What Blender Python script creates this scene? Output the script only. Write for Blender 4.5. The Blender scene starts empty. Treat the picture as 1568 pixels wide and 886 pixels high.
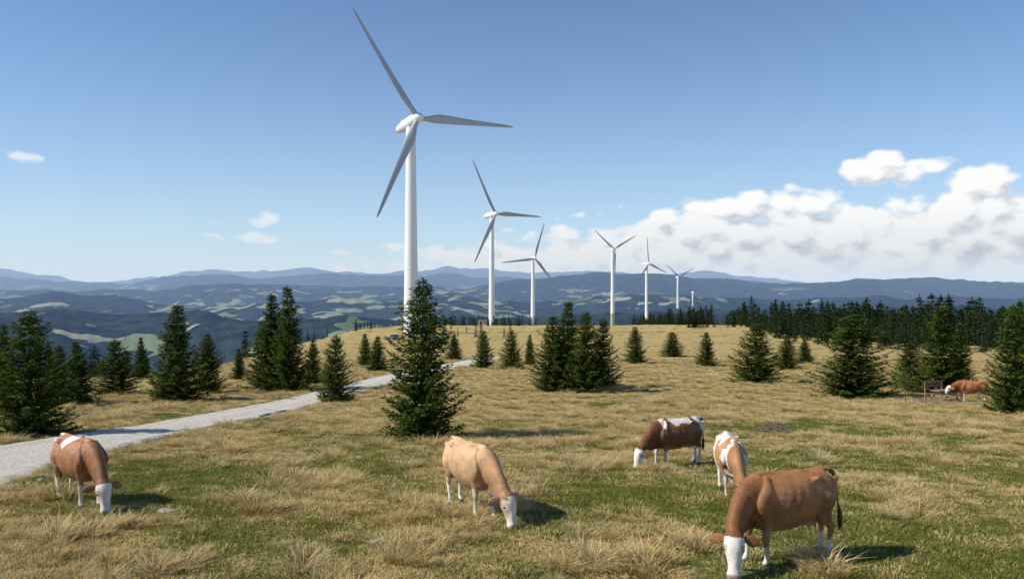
import bpy, math, random
import numpy as np
from mathutils import Vector, Matrix
random.seed(7); RNG=np.random.default_rng(7)
F=1220.0; CX=784.0; HY=430.0; ZC=5.0
sc=bpy.context.scene
# ---------------------------------------------------------------- noise
_pr=np.random.default_rng(3); PERM=np.tile(_pr.permutation(256),2); ANG=_pr.random(256)*2*math.pi
GX=np.cos(ANG); GY=np.sin(ANG)
def perlin(x,y,seed=0):
    x=np.asarray(x,float)+seed*17.3; y=np.asarray(y,float)+seed*9.1
    xi=np.floor(x).astype(int); yi=np.floor(y).astype(int); xf=x-xi; yf=y-yi
    xi&=255; yi&=255
    def g(a,b,dx,dy):
        h=PERM[PERM[a&255]+(b&255)]
        return GX[h]*dx+GY[h]*dy
    u=xf*xf*xf*(xf*(xf*6-15)+10); v=yf*yf*yf*(yf*(yf*6-15)+10)
    a=g(xi,yi,xf,yf); b=g(xi+1,yi,xf-1,yf); c=g(xi,yi+1,xf,yf-1); d=g(xi+1,yi+1,xf-1,yf-1)
    return (a*(1-u)+b*u)*(1-v)+(c*(1-u)+d*u)*v
def fbm(x,y,o=4,seed=0):
    s=0;a=1;t=0
    for i in range(o):
        s=s+a*perlin(x*2**i,y*2**i,seed+i*3); t+=a; a*=.5
    return s/t*1.5
def sstep(a,b,x):
    t=np.clip((x-a)/(b-a),0,1); return t*t*(3-2*t)
# ---------------------------------------------------------------- terrain
Dd=np.array([0,8,12,16,23,35,53,75,100,150,200,250,300,420,600,900,1300,1800,2500,4000,60000.])
Dv=np.array([4.3,4.3,4.4,4.6,5.3,6.4,7.9,9.4,10.9,13.2,15,16.4,18,23.2,36,58,84,117,250,900,20000.])
ls=np.linspace(0,math.log(60001),1500); _d=np.exp(ls)-1
_v=np.interp(_d,Dd,Dv); k=np.exp(-np.linspace(-2,2,41)**2); k/=k.sum()
_v=np.convolve(np.pad(_v,20,mode='edge'),k,'valid')
Cu=np.array([-1.6,-.643,-.48,-.36,-.27,-.19,-.1,0,.235,.28,.34,.45,.64,1.6])
Cv=np.array([60,72,76,100,170,280,430,1500,1500,330,230,190,172,150.])
_cu=np.linspace(-1.6,1.6,800); _cv=np.interp(_cu,Cu,Cv)
k2=np.exp(-np.linspace(-2,2,31)**2);k2/=k2.sum(); _cv=np.convolve(np.pad(_cv,15,mode='edge'),k2,'valid')
def Cst(u): return np.interp(u,_cu,_cv)
L=[
 (4800,.20,[(-800,486),(0,482),(90,476),(180,488),(300,480),(420,490),(520,484),(620,492),(760,484),(850,478),(1000,470),(1200,470),(1400,474),(1568,470),(2400,470)]),
 (8200,.16,[(-800,452),(0,458),(90,449),(170,452),(240,462),(330,470),(420,462),(520,452),(600,458),(700,452),(790,460),(900,455),(1050,452),(1200,458),(1400,452),(1568,455),(2400,452)]),
 (12500,.16,[(-800,430),(0,442),(150,446),(240,446),(300,440),(380,436),(450,434),(560,440),(640,438),(720,440),(790,432),(850,424),(950,419),(1010,418),(1080,424),(1150,430),(1250,431),(1340,425),(1420,428),(1500,433),(1568,432),(2400,428)]),
 (19000,.14,[(-800,420),(0,420),(60,424),(130,432),(200,434),(260,424),(330,420),(400,424),(500,421),(600,424),(680,420),(760,424),(860,430),(1000,428),(1568,440),(2400,440)]),
 (29000,.12,[(-800,405),(0,409),(60,419),(130,431),(200,430),(260,419),(318,410),(360,416),(420,414),(480,412),(560,419),(620,414),(690,409),(740,412),(820,417),(900,414),(1000,419),(1080,416),(1140,419),(1200,430),(1300,434),(2400,430)])]
def H(u,y):
    u=np.asarray(u,float); y=np.asarray(y,float)
    x=u*y
    C=Cst(u); t=np.maximum(0,y-C)
    z=ZC-np.interp(y,_d,_v)-.30*t*t/(t+.2*C)
    amp=.05+np.clip(y-60,0,300)*.0012
    z=z+amp*fbm(x/3.1,y/3.1,3,1)*np.where(y<900,1,0)+np.clip((y-30)/200,0,1)*.7*fbm(x/45,y/45,2,5)*sstep(30,90,y)
    sx=CX+F*u
    hf=np.full(z.shape,-480.)
    for i,(D,s,pts) in enumerate(L):
        px=np.array([p[0] for p in pts],float); py=np.array([p[1] for p in pts],float)
        row=np.interp(sx,px,py)+perlin(u*22,u*0+i*7.7,i)*5+perlin(u*70,u*0+i*3.7,i)*1.8
        Dl=D*(1+.12*perlin(u*5,u*0+i*1.3,i+4))
        cz=ZC+(HY-row)/F*Dl
        hf=np.maximum(hf,cz-s*np.abs(y-Dl)*(1+.5*perlin(x/1600,y/1600,i)))
    hf=hf+(40+np.clip(y,0,20000)*.0032)*(fbm(x/1500,y/1900,4,9))*sstep(2500,4500,y)
    return np.where(y>500,np.maximum(z,hf),z)
_ys=np.exp(np.linspace(math.log(6),math.log(460),4000))
def G(sx,sy):
    u=(sx-CX)/F; r=(sy-HY)/F
    z=H(np.full(_ys.shape,u),_ys); q=(ZC-z)/_ys
    idx=np.where(q<=r)[0]
    i=idx[0] if len(idx) else int(np.argmin(q))
    y=_ys[i]; return (u*y,y,float(z[i]))
def Hxy(x,y): return float(H(np.array([x/y]),np.array([y]))[0])
RY=np.array([2,12,20,28,36,45,54,78,100,112,122,128]); RX=np.array([-10.5,-13.4,-14.9,-15.7,-14.7,-13.9,-13.5,-12.2,-8.8,-6.2,-4.,-3.2])
RW=np.array([5,5,4.8,4.6,3.7,3.6,3.6,3.8,3.9,4.0,4.0,3.6])
def roadx(y):
    yy=np.asarray(y,float); return (np.interp(yy-3,RY,RX)+np.interp(yy,RY,RX)+np.interp(yy+3,RY,RX))/3
def roadw(y): return np.interp(y,RY,RW)
GREEN=[]
for (a,b,wx,wy,am) in [(220,730,2.6,2.2,.7),(470,820,2.5,1.6,.8),(330,800,2,1.4,.6),(1010,760,2.2,3,.9),(1400,660,7,4,.45),(1520,770,3,3,.5),(1480,850,2.5,2,.4),(900,650,5,2,.2),(1300,700,3,2,.3),(640,800,1.5,1.5,-.4),(850,700,3,3,-.3),(250,640,4,4,.4),(850,850,2,1,-.3),(100,850,2,1.2,-.3)]:
    p=G(a,b); GREEN.append((p[0],p[1],wx,wy,am))
def strawmask(x,y):
    n=fbm(x/4.5,y/6.5,4,21)*1.9+fbm(x/1.3,y/1.6,2,31)*.7
    m=.60+n+.55*sstep(24,44,y)
    for (gx,gy,sx,sy,a) in GREEN: m=m-a*np.exp(-((x-gx)/sx)**2-((y-gy)/sy)**2)
    return np.clip(m,0,1)
# ---------------------------------------------------------------- node helpers
class NT:
    def __init__(s,tree): s.t=tree; s.n=tree.nodes; s.l=tree.links
    def new(s,typ,**kw):
        n=s.n.new(typ)
        for k,v in kw.items(): setattr(n,k,v)
        return n
    def put(s,inp,v):
        if v is None: return
        if isinstance(v,bpy.types.NodeSocket): s.l.new(v,inp)
        else:
            if isinstance(v,(tuple,list)) and inp.type=='RGBA' and len(v)==3: v=tuple(v)+(1,)
            inp.default_value=v
    def m(s,op,a,b=None,c=None,clamp=False):
        n=s.new('ShaderNodeMath',operation=op,use_clamp=clamp)
        s.put(n.inputs[0],a); s.put(n.inputs[1],b); s.put(n.inputs[2],c); return n.outputs[0]
    def ramp(s,v,a,b,c=0.,d=1.,smooth=True):
        n=s.new('ShaderNodeMapRange',interpolation_type='SMOOTHSTEP' if smooth else 'LINEAR')
        for i,w in enumerate((v,a,b,c,d)): s.put(n.inputs[i],w)
        return n.outputs[0]
    def mix(s,f,a,b,bt='MIX'):
        n=s.new('ShaderNodeMix',data_type='RGBA',blend_type=bt)
        s.put(n.inputs[0],f); s.put(n.inputs[6],a); s.put(n.inputs[7],b); return n.outputs[2]
    def noise(s,vec,scale,detail=3,rough=.5,dist=0.,dim='3D'):
        n=s.new('ShaderNodeTexNoise',noise_dimensions=dim); s.put(n.inputs['Vector'],vec); n.inputs['Scale'].default_value=scale
        n.inputs['Detail'].default_value=detail; n.inputs['Roughness'].default_value=rough; n.inputs['Distortion'].default_value=dist
        return n.outputs[0]
    def xyz(s,x,y,z):
        n=s.new('ShaderNodeCombineXYZ'); s.put(n.inputs[0],x); s.put(n.inputs[1],y); s.put(n.inputs[2],z); return n.outputs[0]
def mat(name):
    m=bpy.data.materials.new(name); m.use_nodes=True; t=NT(m.node_tree)
    b=m.node_tree.nodes['Principled BSDF']; return m,t,b
def simple(name,col,rough=.6,var=.12,scale=3.,metal=0.,bump=0.):
    m,t,b=mat(name)
    tc=t.new('ShaderNodeTexCoord').outputs['Object']
    n=t.noise(tc,scale,4,.6)
    c=t.mix(n,tuple(max(0,x*(1-var*2)) for x in col),tuple(x*(1+var*1.2) for x in col))
    t.put(b.inputs['Base Color'],c); b.inputs['Roughness'].default_value=rough; b.inputs['Metallic'].default_value=metal
    if bump:
        bp=t.new('ShaderNodeBump'); bp.inputs['Strength'].default_value=bump; t.put(bp.inputs['Height'],n); t.put(b.inputs['Normal'],bp.outputs[0])
    return m
def mkobj(name,V,Fc,mats,mi=None,cols=None,smooth=False,link=True,attrs=None):
    me=bpy.data.meshes.new(name); me.from_pydata([tuple(v) for v in V],[],[tuple(f) for f in Fc])
    for m in mats: me.materials.append(m)
    if mi is not None: me.polygons.foreach_set('material_index',np.asarray(mi,dtype=np.int32))
    if cols is not None:
        a=me.color_attributes.new('Col','FLOAT_COLOR','POINT'); c=np.ones((len(V),4),np.float32); c[:,:3]=cols; a.data.foreach_set('color',c.ravel())
    if attrs:
        for k_,v_ in attrs.items():
            a=me.attributes.new(k_,'FLOAT','POINT'); a.data.foreach_set('value',np.asarray(v_,dtype=np.float32))
    if smooth: me.polygons.foreach_set('use_smooth',np.ones(len(Fc),bool))
    me.update()
    o=bpy.data.objects.new(name,me)
    if link: sc.collection.objects.link(o)
    return o
# ---------------------------------------------------------------- terrain materials
def mat_meadow():
    m,t,b=mat('meadow_grass')
    pos=t.new('ShaderNodeNewGeometry').outputs['Position']
    a=t.new('ShaderNodeAttribute',attribute_name='straw').outputs['Fac']
    br=t.new('ShaderNodeAttribute',attribute_name='bare').outputs['Fac']
    n1=t.noise(pos,.9,4,.65,dim='2D'); n2=t.noise(pos,7.,3,.7,dim='2D'); n3=t.noise(pos,.06,3,.6,dim='2D'); n4=t.noise(pos,30,2,.7,dim='2D'); n5=t.noise(pos,.22,3,.6,dim='2D')
    f=t.m('ADD',a,t.m('MULTIPLY',t.m('SUBTRACT',n1,.5),2.0)); f=t.m('ADD',f,t.m('MULTIPLY',t.m('SUBTRACT',n2,.5),1.3)); f=t.m('ADD',f,t.m('MULTIPLY',t.m('SUBTRACT',n3,.5),1.2)); f=t.m('ADD',f,t.m('MULTIPLY',t.m('SUBTRACT',n5,.5),1.1))
    f=t.ramp(f,.0,.95)
    g=t.mix(n2,(.085,.112,.020),(.21,.225,.05)); s=t.mix(n2,(.36,.25,.085),(.78,.58,.25))
    c=t.mix(f,g,s)
    dark=t.ramp(n4,.3,.6,.6,1.1); c=t.mix(1.,c,t.xyz(dark,dark,dark),'MULTIPLY')
    soil=t.mix(n2,(.22,.17,.11),(.44,.39,.30)); c=t.mix(t.ramp(t.m('ADD',br,t.m('MULTIPLY',t.m('SUBTRACT',n1,.5),.8)),.35,.7),c,soil)
    t.put(b.inputs['Base Color'],c); b.inputs['Roughness'].default_value=.95; b.inputs['Specular IOR Level'].default_value=.1
    bp=t.new('ShaderNodeBump'); bp.inputs['Strength'].default_value=.9; bp.inputs['Distance'].default_value=.14
    t.put(bp.inputs['Height'],t.m('ADD',n2,t.m('MULTIPLY',n4,.4))); t.put(b.inputs['Normal'],bp.outputs[0])
    return m
def mat_far():
    m,t,b=mat('distant_hills_painted_haze')
    pos=t.new('ShaderNodeNewGeometry').outputs['Position']
    sp=t.new('ShaderNodeSeparateXYZ'); t.put(sp.inputs[0],pos)
    p2=t.xyz(sp.outputs[0],sp.outputs[1],0.)
    vv=t.new('ShaderNodeVectorMath',operation='ADD'); t.put(vv.inputs[0],p2)
    wn=t.new('ShaderNodeTexNoise',noise_dimensions='2D'); t.put(wn.inputs['Vector'],p2); wn.inputs['Scale'].default_value=.004
    sc_=t.new('ShaderNodeVectorMath',operation='SCALE'); t.put(sc_.inputs[0],wn.outputs['Color']); sc_.inputs[3].default_value=420
    t.put(vv.inputs[1],sc_.outputs[0])
    vo=t.new('ShaderNodeTexVoronoi',voronoi_dimensions='2D'); t.put(vo.inputs['Vector'],vv.outputs[0]); vo.inputs['Scale'].default_value=.0062
    cs=t.new('ShaderNodeSeparateColor'); t.put(cs.inputs[0],vo.outputs['Color'])
    big=t.noise(p2,.0007,3,.6,dim='2D')
    left=t.ramp(sp.outputs[0],-500.,2500.,.0,.20)
    fm=t.m('GREATER_THAN',t.m('ADD',cs.outputs[0],t.m('MULTIPLY',t.m('SUBTRACT',big,.5),1.6)),t.m('ADD',.83,left))
    fm=t.m('MULTIPLY',fm,t.ramp(sp.outputs[2],-60,-170))
    fm=t.m('MULTIPLY',fm,t.ramp(sp.outputs[1],2500,3500))
    fc=t.mix(cs.outputs[1],(.11,.17,.055),(.42,.39,.24))
    n=t.noise(p2,.006,5,.7,dim='2D'); n5=t.noise(p2,.03,3,.7,dim='2D')
    fo=t.mix(t.ramp(n,.35,.65),(.008,.016,.012),(.045,.058,.035)); fo=t.mix(t.ramp(n5,.3,.7,.0,.5),fo,(.010,.017,.012))
    c=t.mix(fm,fo,fc)
    t.put(b.inputs['Base Color'],c); b.inputs['Roughness'].default_value=1.; b.inputs['Specular IOR Level'].default_value=0.
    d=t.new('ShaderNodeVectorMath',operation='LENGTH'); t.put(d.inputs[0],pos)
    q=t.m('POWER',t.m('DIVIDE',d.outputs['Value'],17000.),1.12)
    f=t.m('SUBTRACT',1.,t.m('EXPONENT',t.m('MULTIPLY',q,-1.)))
    em=t.new('ShaderNodeEmission'); t.put(em.inputs[0],t.mix(f,(.075,.175,.44),(.42,.57,.78))); em.inputs[1].default_value=.95  # aerial haze painted on as blue emission, stronger with distance from the origin
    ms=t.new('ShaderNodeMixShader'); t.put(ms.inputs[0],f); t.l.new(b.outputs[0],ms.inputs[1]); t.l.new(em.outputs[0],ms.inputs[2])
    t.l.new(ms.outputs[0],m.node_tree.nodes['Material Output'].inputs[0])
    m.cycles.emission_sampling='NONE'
    return m
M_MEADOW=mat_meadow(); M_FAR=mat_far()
us=np.concatenate([np.linspace(-1.5,-.8,50)[:-1],np.linspace(-.8,.8,600),np.linspace(.8,1.5,50)[1:]])
ys=np.concatenate([np.exp(np.linspace(math.log(2.5),math.log(3000),430))[:-1],np.exp(np.linspace(math.log(3000),math.log(46000),260))])
U,Y=np.meshgrid(us,ys); Z=H(U,Y); X=U*Y
nu=len(us); ny=len(ys)
V=np.stack([X,Y,Z],-1).reshape(-1,3)
I=np.arange(nu*ny).reshape(ny,nu); Fq=np.stack([I[:-1,:-1],I[:-1,1:],I[1:,1:],I[1:,:-1]],-1).reshape(-1,4)
me=bpy.data.meshes.new('terrain'); me.vertices.add(len(V)); me.vertices.foreach_set('co',V.astype(np.float32).ravel())
me.loops.add(Fq.size); me.loops.foreach_set('vertex_index',Fq.astype(np.int32).ravel())
me.polygons.add(len(Fq)); me.polygons.foreach_set('loop_start',np.arange(0,Fq.size,4,dtype=np.int32)); me.polygons.foreach_set('loop_total',np.full(len(Fq),4,np.int32))
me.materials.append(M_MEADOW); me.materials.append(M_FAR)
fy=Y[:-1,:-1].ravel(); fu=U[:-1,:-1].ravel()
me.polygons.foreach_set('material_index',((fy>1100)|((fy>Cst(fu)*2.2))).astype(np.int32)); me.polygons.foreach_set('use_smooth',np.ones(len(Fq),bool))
st=strawmask(X.ravel(),Y.ravel()); a=me.attributes.new('straw','FLOAT','POINT'); a.data.foreach_set('value',st.astype(np.float32))
rd=np.abs(X-roadx(Y))-roadw(Y)/2; bare=np.where(Y<127,1-sstep(-.3,.8,rd),0)
pg=G(1455,615); bare=np.maximum(bare,1.1*np.exp(-((X-pg[0])/3.6)**2-((Y-pg[1])/2.0)**2))
a=me.attributes.new('bare','FLOAT','POINT'); a.data.foreach_set('value',bare.ravel().astype(np.float32))
me.update(calc_edges=True); o=bpy.data.objects.new('terrain',me); sc.collection.objects.link(o)
# ---------------------------------------------------------------- gravel road
def mat_gravel():
    m,t,b=mat('road_gravel'); pos=t.new('ShaderNodeNewGeometry').outputs['Position']
    n=t.noise(pos,9,4,.85,dim='2D'); n2=t.noise(pos,.9,5,.65,dim='2D'); n3=t.noise(pos,28,2,.6,dim='2D')
    ed=t.new('ShaderNodeAttribute',attribute_name='t').outputs['Fac']
    c=t.mix(t.ramp(n,.35,.65),(.46,.41,.33),(.84,.78,.67)); c=t.mix(t.ramp(n2,.42,.68,0,.5),c,(.52,.46,.36)); c=t.mix(t.ramp(n3,.55,.7,0,.6),c,(.88,.84,.76))
    c=t.mix(t.ramp(t.m('ADD',ed,t.m('MULTIPLY',t.m('SUBTRACT',n2,.5),1.2)),.55,1.0,0,.8),c,(.38,.32,.19))
    t.put(b.inputs['Base Color'],c); b.inputs['Roughness'].default_value=1.; b.inputs['Specular IOR Level'].default_value=.1
    bp=t.new('ShaderNodeBump'); bp.inputs['Strength'].default_value=.9; bp.inputs['Distance'].default_value=.07; t.put(bp.inputs['Height'],n); t.put(b.inputs['Normal'],bp.outputs[0]); return m
ry=np.exp(np.linspace(math.log(4),math.log(126),480)); V=[];Fc=[];T=[]
for i,y in enumerate(ry):
    cx=float(roadx(y)); w=float(roadw(y))
    for j in range(15):
        s=j/14*2-1; e=(.6*float(perlin(y*.7,s*3,7))+.35*float(perlin(y*2.7,s*3,8))) if abs(s)==1 else 0
        x=cx+s*w/2+e; rut=-.05*math.exp(-((abs(s)-.5)/.15)**2)
        z=Hxy(x,y)+.07+rut-(.12 if abs(s)==1 else 0)
        V.append((x,y,z)); T.append(max(abs(s)**4, .55*math.exp(-(s/.10)**2)))
for i in range(len(ry)-1):
    for j in range(14): a=i*15+j; Fc.append((a,a+1,a+16,a+15))
mkobj('gravel_road',V,Fc,[mat_gravel()],smooth=True,attrs={'t':T})
# ---------------------------------------------------------------- geometry nodes scatter
def scatter(name,pts,rots,scl,idx,coll):
    me=bpy.data.meshes.new(name); me.vertices.add(len(pts)); me.vertices.foreach_set('co',np.asarray(pts,np.float32).ravel())
    a=me.attributes.new('rot','FLOAT_VECTOR','POINT'); a.data.foreach_set('vector',np.asarray(rots,np.float32).ravel())
    a=me.attributes.new('scl','FLOAT_VECTOR','POINT'); a.data.foreach_set('vector',np.asarray(scl,np.float32).ravel())
    a=me.attributes.new('idx','INT','POINT'); a.data.foreach_set('value',np.asarray(idx,np.int32))
    ob=bpy.data.objects.new(name,me); sc.collection.objects.link(ob)
    ng=bpy.data.node_groups.new(name+'_gn','GeometryNodeTree')
    ng.interface.new_socket('Geometry',in_out='INPUT',socket_type='NodeSocketGeometry'); ng.interface.new_socket('Geometry',in_out='OUTPUT',socket_type='NodeSocketGeometry')
    gi=ng.nodes.new('NodeGroupInput'); go=ng.nodes.new('NodeGroupOutput'); ci=ng.nodes.new('GeometryNodeCollectionInfo')
    ci.inputs[0].default_value=coll; ci.inputs[1].default_value=True; ci.inputs[2].default_value=True
    ip=ng.nodes.new('GeometryNodeInstanceOnPoints'); ip.inputs['Pick Instance'].default_value=True
    def na(n,t_):
        q=ng.nodes.new('GeometryNodeInputNamedAttribute'); q.data_type=t_; q.inputs[0].default_value=n; return [s for s in q.outputs if s.enabled][0]
    ng.links.new(gi.outputs[0],ip.inputs['Points']); ng.links.new(ci.outputs[0],ip.inputs['Instance'])
    ng.links.new(na('rot','FLOAT_VECTOR'),ip.inputs['Rotation']); ng.links.new(na('scl','FLOAT_VECTOR'),ip.inputs['Scale']); ng.links.new(na('idx','INT'),ip.inputs['Instance Index'])
    ng.links.new(ip.outputs[0],go.inputs[0])
    md=ob.modifiers.new('scatter','NODES'); md.node_group=ng; return ob
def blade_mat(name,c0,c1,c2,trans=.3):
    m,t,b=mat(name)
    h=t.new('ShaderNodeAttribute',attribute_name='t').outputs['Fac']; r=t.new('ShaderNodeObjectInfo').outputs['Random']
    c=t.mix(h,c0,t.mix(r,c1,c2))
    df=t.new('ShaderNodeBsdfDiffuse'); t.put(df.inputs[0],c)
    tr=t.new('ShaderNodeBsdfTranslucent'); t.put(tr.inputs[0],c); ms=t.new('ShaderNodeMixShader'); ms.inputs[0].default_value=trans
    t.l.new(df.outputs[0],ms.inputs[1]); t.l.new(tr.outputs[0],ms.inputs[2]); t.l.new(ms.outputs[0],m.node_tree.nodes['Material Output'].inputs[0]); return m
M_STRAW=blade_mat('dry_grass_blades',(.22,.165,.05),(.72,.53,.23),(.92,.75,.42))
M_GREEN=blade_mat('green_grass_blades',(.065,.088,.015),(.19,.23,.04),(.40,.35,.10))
def tuft(name,nb,h,spread,w,lean,seed,m,coll):
    r=random.Random(seed); V=[];Fc=[];T=[]
    for i in range(nb):
        a=r.random()*6.283; q=math.sqrt(r.random())*spread; bx=q*math.cos(a); by=q*math.sin(a)
        d=a+r.uniform(-.9,.9); hh=h*r.uniform(.45,1.15)*(1-.3*q/spread); ln=lean*r.uniform(.3,1.3)*hh; wa=r.random()*6.283; wx=math.cos(wa)*w/2; wy=math.sin(wa)*w/2
        k0=len(V)
        for t_,ww in ((0,1),(.55,.85)):
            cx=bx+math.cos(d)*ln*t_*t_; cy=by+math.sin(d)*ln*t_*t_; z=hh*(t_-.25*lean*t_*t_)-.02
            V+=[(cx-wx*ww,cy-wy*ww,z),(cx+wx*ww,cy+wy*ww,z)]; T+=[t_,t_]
        V.append((bx+math.cos(d)*ln,by+math.sin(d)*ln,hh*(1-.25*lean))); T.append(1)
        Fc+=[(k0,k0+1,k0+3,k0+2),(k0+2,k0+3,k0+4)]
    o=mkobj(name,V,Fc,[m],link=False,attrs={'t':T}); coll.objects.link(o)
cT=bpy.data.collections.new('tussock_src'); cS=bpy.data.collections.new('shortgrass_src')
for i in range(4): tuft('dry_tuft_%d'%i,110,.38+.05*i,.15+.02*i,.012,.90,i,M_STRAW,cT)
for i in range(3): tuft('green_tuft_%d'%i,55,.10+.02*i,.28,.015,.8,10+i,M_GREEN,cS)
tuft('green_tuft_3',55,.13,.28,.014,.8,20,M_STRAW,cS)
def sample(n,y0,y1,rho):
    yy=np.exp(np.linspace(math.log(y0),math.log(y1),2000)); pdf=rho(yy)*yy; cdf=np.concatenate([[0],np.cumsum((pdf[1:]+pdf[:-1])/2*np.diff(yy))])
    tot=cdf[-1]*1.56; y=np.interp(RNG.random(n or int(tot)),cdf/cdf[-1],yy); u=RNG.uniform(-.78,.78,len(y)); return u,y
def place(u,y,keep):
    x=u*y; rdist=np.abs(x-roadx(y))-roadw(y)/2
    pk=((rdist>-.25+.6*RNG.random(len(x)))|(y>127))&(y<Cst(u)*1.25)&keep(x,y)&((((x-pg[0])/3.2)**2+((y-pg[1])/1.7)**2)>1)
    u=u[pk];y=y[pk]; return u*y,y,H(u,y)
u,y=sample(None,7.5,120,lambda y:9.5*np.minimum(1,(24/y)**1.2))
def kt(x,y):
    m=strawmask(x,y); c=fbm(x/.9,y/.9,2,77); return (m+1.1*c)>RNG.random(len(x))*.50+.42
x,y,z=place(u,y,kt); n=len(x); s=RNG.uniform(.4,1.15,n)*(1+np.clip(y-30,0,80)*.004)*(.8+1.0*fbm(x/2.5,y/2.5,2,55))
s=np.clip(s,.22,1.5)
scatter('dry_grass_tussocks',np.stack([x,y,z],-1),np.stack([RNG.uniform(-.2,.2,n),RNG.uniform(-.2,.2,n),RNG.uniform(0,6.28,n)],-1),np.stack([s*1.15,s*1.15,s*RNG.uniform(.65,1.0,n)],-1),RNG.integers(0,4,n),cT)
u,y=sample(None,7.5,60,lambda y:28.*np.minimum(1,(19/y)**2.2))
x,y,z=place(u,y,lambda x,y:np.ones(len(x),bool)); n=len(x); s=RNG.uniform(.5,1.2,n)*(1+np.clip(y-20,0,80)*.01)
ix=np.where(RNG.random(n)<.12+.65*strawmask(x,y),3,RNG.integers(0,3,n))
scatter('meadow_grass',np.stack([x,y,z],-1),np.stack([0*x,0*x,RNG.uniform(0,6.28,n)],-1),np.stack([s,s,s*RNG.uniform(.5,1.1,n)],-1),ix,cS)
# ---------------------------------------------------------------- conifers
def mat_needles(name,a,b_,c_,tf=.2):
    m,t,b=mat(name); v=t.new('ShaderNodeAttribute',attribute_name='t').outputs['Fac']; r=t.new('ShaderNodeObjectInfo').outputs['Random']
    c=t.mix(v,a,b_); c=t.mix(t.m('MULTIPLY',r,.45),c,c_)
    df=t.new('ShaderNodeBsdfDiffuse'); t.put(df.inputs[0],c)
    if tf>0:
        tr=t.new('ShaderNodeBsdfTranslucent'); t.put(tr.inputs[0],c); ms=t.new('ShaderNodeMixShader'); ms.inputs[0].default_value=tf
        t.l.new(df.outputs[0],ms.inputs[1]); t.l.new(tr.outputs[0],ms.inputs[2]); t.l.new(ms.outputs[0],m.node_tree.nodes['Material Output'].inputs[0])
    else: t.l.new(df.outputs[0],m.node_tree.nodes['Material Output'].inputs[0])
    return m
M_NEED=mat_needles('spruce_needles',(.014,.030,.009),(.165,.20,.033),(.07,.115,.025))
M_NEED2=mat_needles('far_spruce_needles',(.014,.028,.014),(.065,.095,.032),(.028,.050,.022),0)
M_BARK=simple('bark',(.10,.075,.055),.9,.3,9,bump=.4)
def spruce(name,seed,Ht,R,whorls,nbr,step,tw,m,link=False,shape=.85,bare=.03,irr=1.):
    r=random.Random(seed); V=[];Fc=[];T=[];MI=[]
    def quad(p,d,l,w,side,tint,droop=.1):
        k0=len(V); e=p+d*l; e=Vector((e.x,e.y,e.z-droop*l)); mid=(p+e)*.5+Vector((0,0,.04*l))
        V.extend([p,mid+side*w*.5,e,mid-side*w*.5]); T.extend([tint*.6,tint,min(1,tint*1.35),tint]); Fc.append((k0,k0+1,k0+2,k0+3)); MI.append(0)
    n=8; tr=Ht*.017
    lean=(r.uniform(-.03,.03)*Ht,r.uniform(-.03,.03)*Ht)
    def tc(z): t_=z/Ht; return Vector((lean[0]*t_*t_,lean[1]*t_*t_,z))
    rings=10
    for i in range(rings+1):
        z=Ht*.99*i/rings; rr=tr*(1-i/rings)**.9+.006; c=tc(z)
        for j in range(n): a=6.283*j/n; V.append(Vector((c.x+rr*math.cos(a),c.y+rr*math.sin(a),z-(.3 if i==0 else 0)))); T.append(.3)
    for i in range(rings):
        for j in range(n): Fc.append((i*n+j,i*n+(j+1)%n,(i+1)*n+(j+1)%n,(i+1)*n+j)); MI.append(1)
    so=seed*1.7
    for wi in range(whorls):
        t_=bare+(1-bare)*((wi+r.uniform(-.4,.4))/whorls)**1.08 if wi>0 else bare; t_=min(max(t_,bare),.985); z=t_*Ht
        base=R*(1-t_)**shape*(0.80+.20*min(1,t_/.15))*(1-.28*float(sstep(.72,.95,t_)))+.03*R
        nb=max(4,int(nbr*(1-.5*t_)))
        off=r.random()*6.283; wv=r.uniform(.88,1.10)
        for b_ in range(nb):
            a=off+6.283*b_/nb+r.uniform(-.3,.3)
            lob=1+irr*(.75*float(perlin(math.cos(a)*1.3+so,math.sin(a)*1.3+t_*5,seed%7))+.45*float(perlin(a*1.2+so,t_*12,seed%5+2)))
            Lb=base*max(.35,lob)*wv*r.uniform(.72,1.06)
            if r.random()<.06: Lb*=.5
            el0=-.08+.80*t_**1.1+r.uniform(-.12,.14)
            h=Vector((math.cos(a),math.sin(a),0)); sd=Vector((-math.sin(a),math.cos(a),0)); c=tc(z)
            ns=max(2,int(Lb/step)); bt=r.uniform(.0,.45)
            for k_ in range(ns):
                s=(k_+r.random())/ns; s=.15+.85*s
                p=c+h*(Lb*s)+Vector((0,0,Lb*s*math.sin(el0)-.13*Lb*math.sin(s*3.1)+.10*Lb*s*s))
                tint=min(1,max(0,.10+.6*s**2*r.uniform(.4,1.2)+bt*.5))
                l=tw*(1.15-.40*s)*r.uniform(.6,1.3)
                for sg in (1,-1):
                    d=(h*r.uniform(.5,1.1)+sd*sg*r.uniform(.6,1.1)+Vector((0,0,r.uniform(-.1,.35)))).normalized()
                    sv=(h*-.5*sg+sd*.5+Vector((0,0,r.uniform(-.9,.9)))).normalized()
                    quad(p,d,l,tw*.32,sv,tint*r.uniform(.6,1.2),r.uniform(0,.25))
                if r.random()<.75:
                    d=(h*r.uniform(.2,.9)+Vector((r.uniform(-.3,.3),r.uniform(-.3,.3),r.uniform(.2,.9)))).normalized(); quad(p,d,l*.8,tw*.30,sd,tint*1.2,0)
                if r.random()<.35:
                    d=(h*.3+Vector((0,0,-1))).normalized(); quad(p,d,l*.7,tw*.28,sd,tint*.4,0)
            e=c+h*Lb+Vector((0,0,Lb*math.sin(el0)+.06*Lb)); quad(e-h*tw*.4,(h+Vector((0,0,.3))).normalized(),tw*.7,tw*.25,sd,.85,0)
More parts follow.
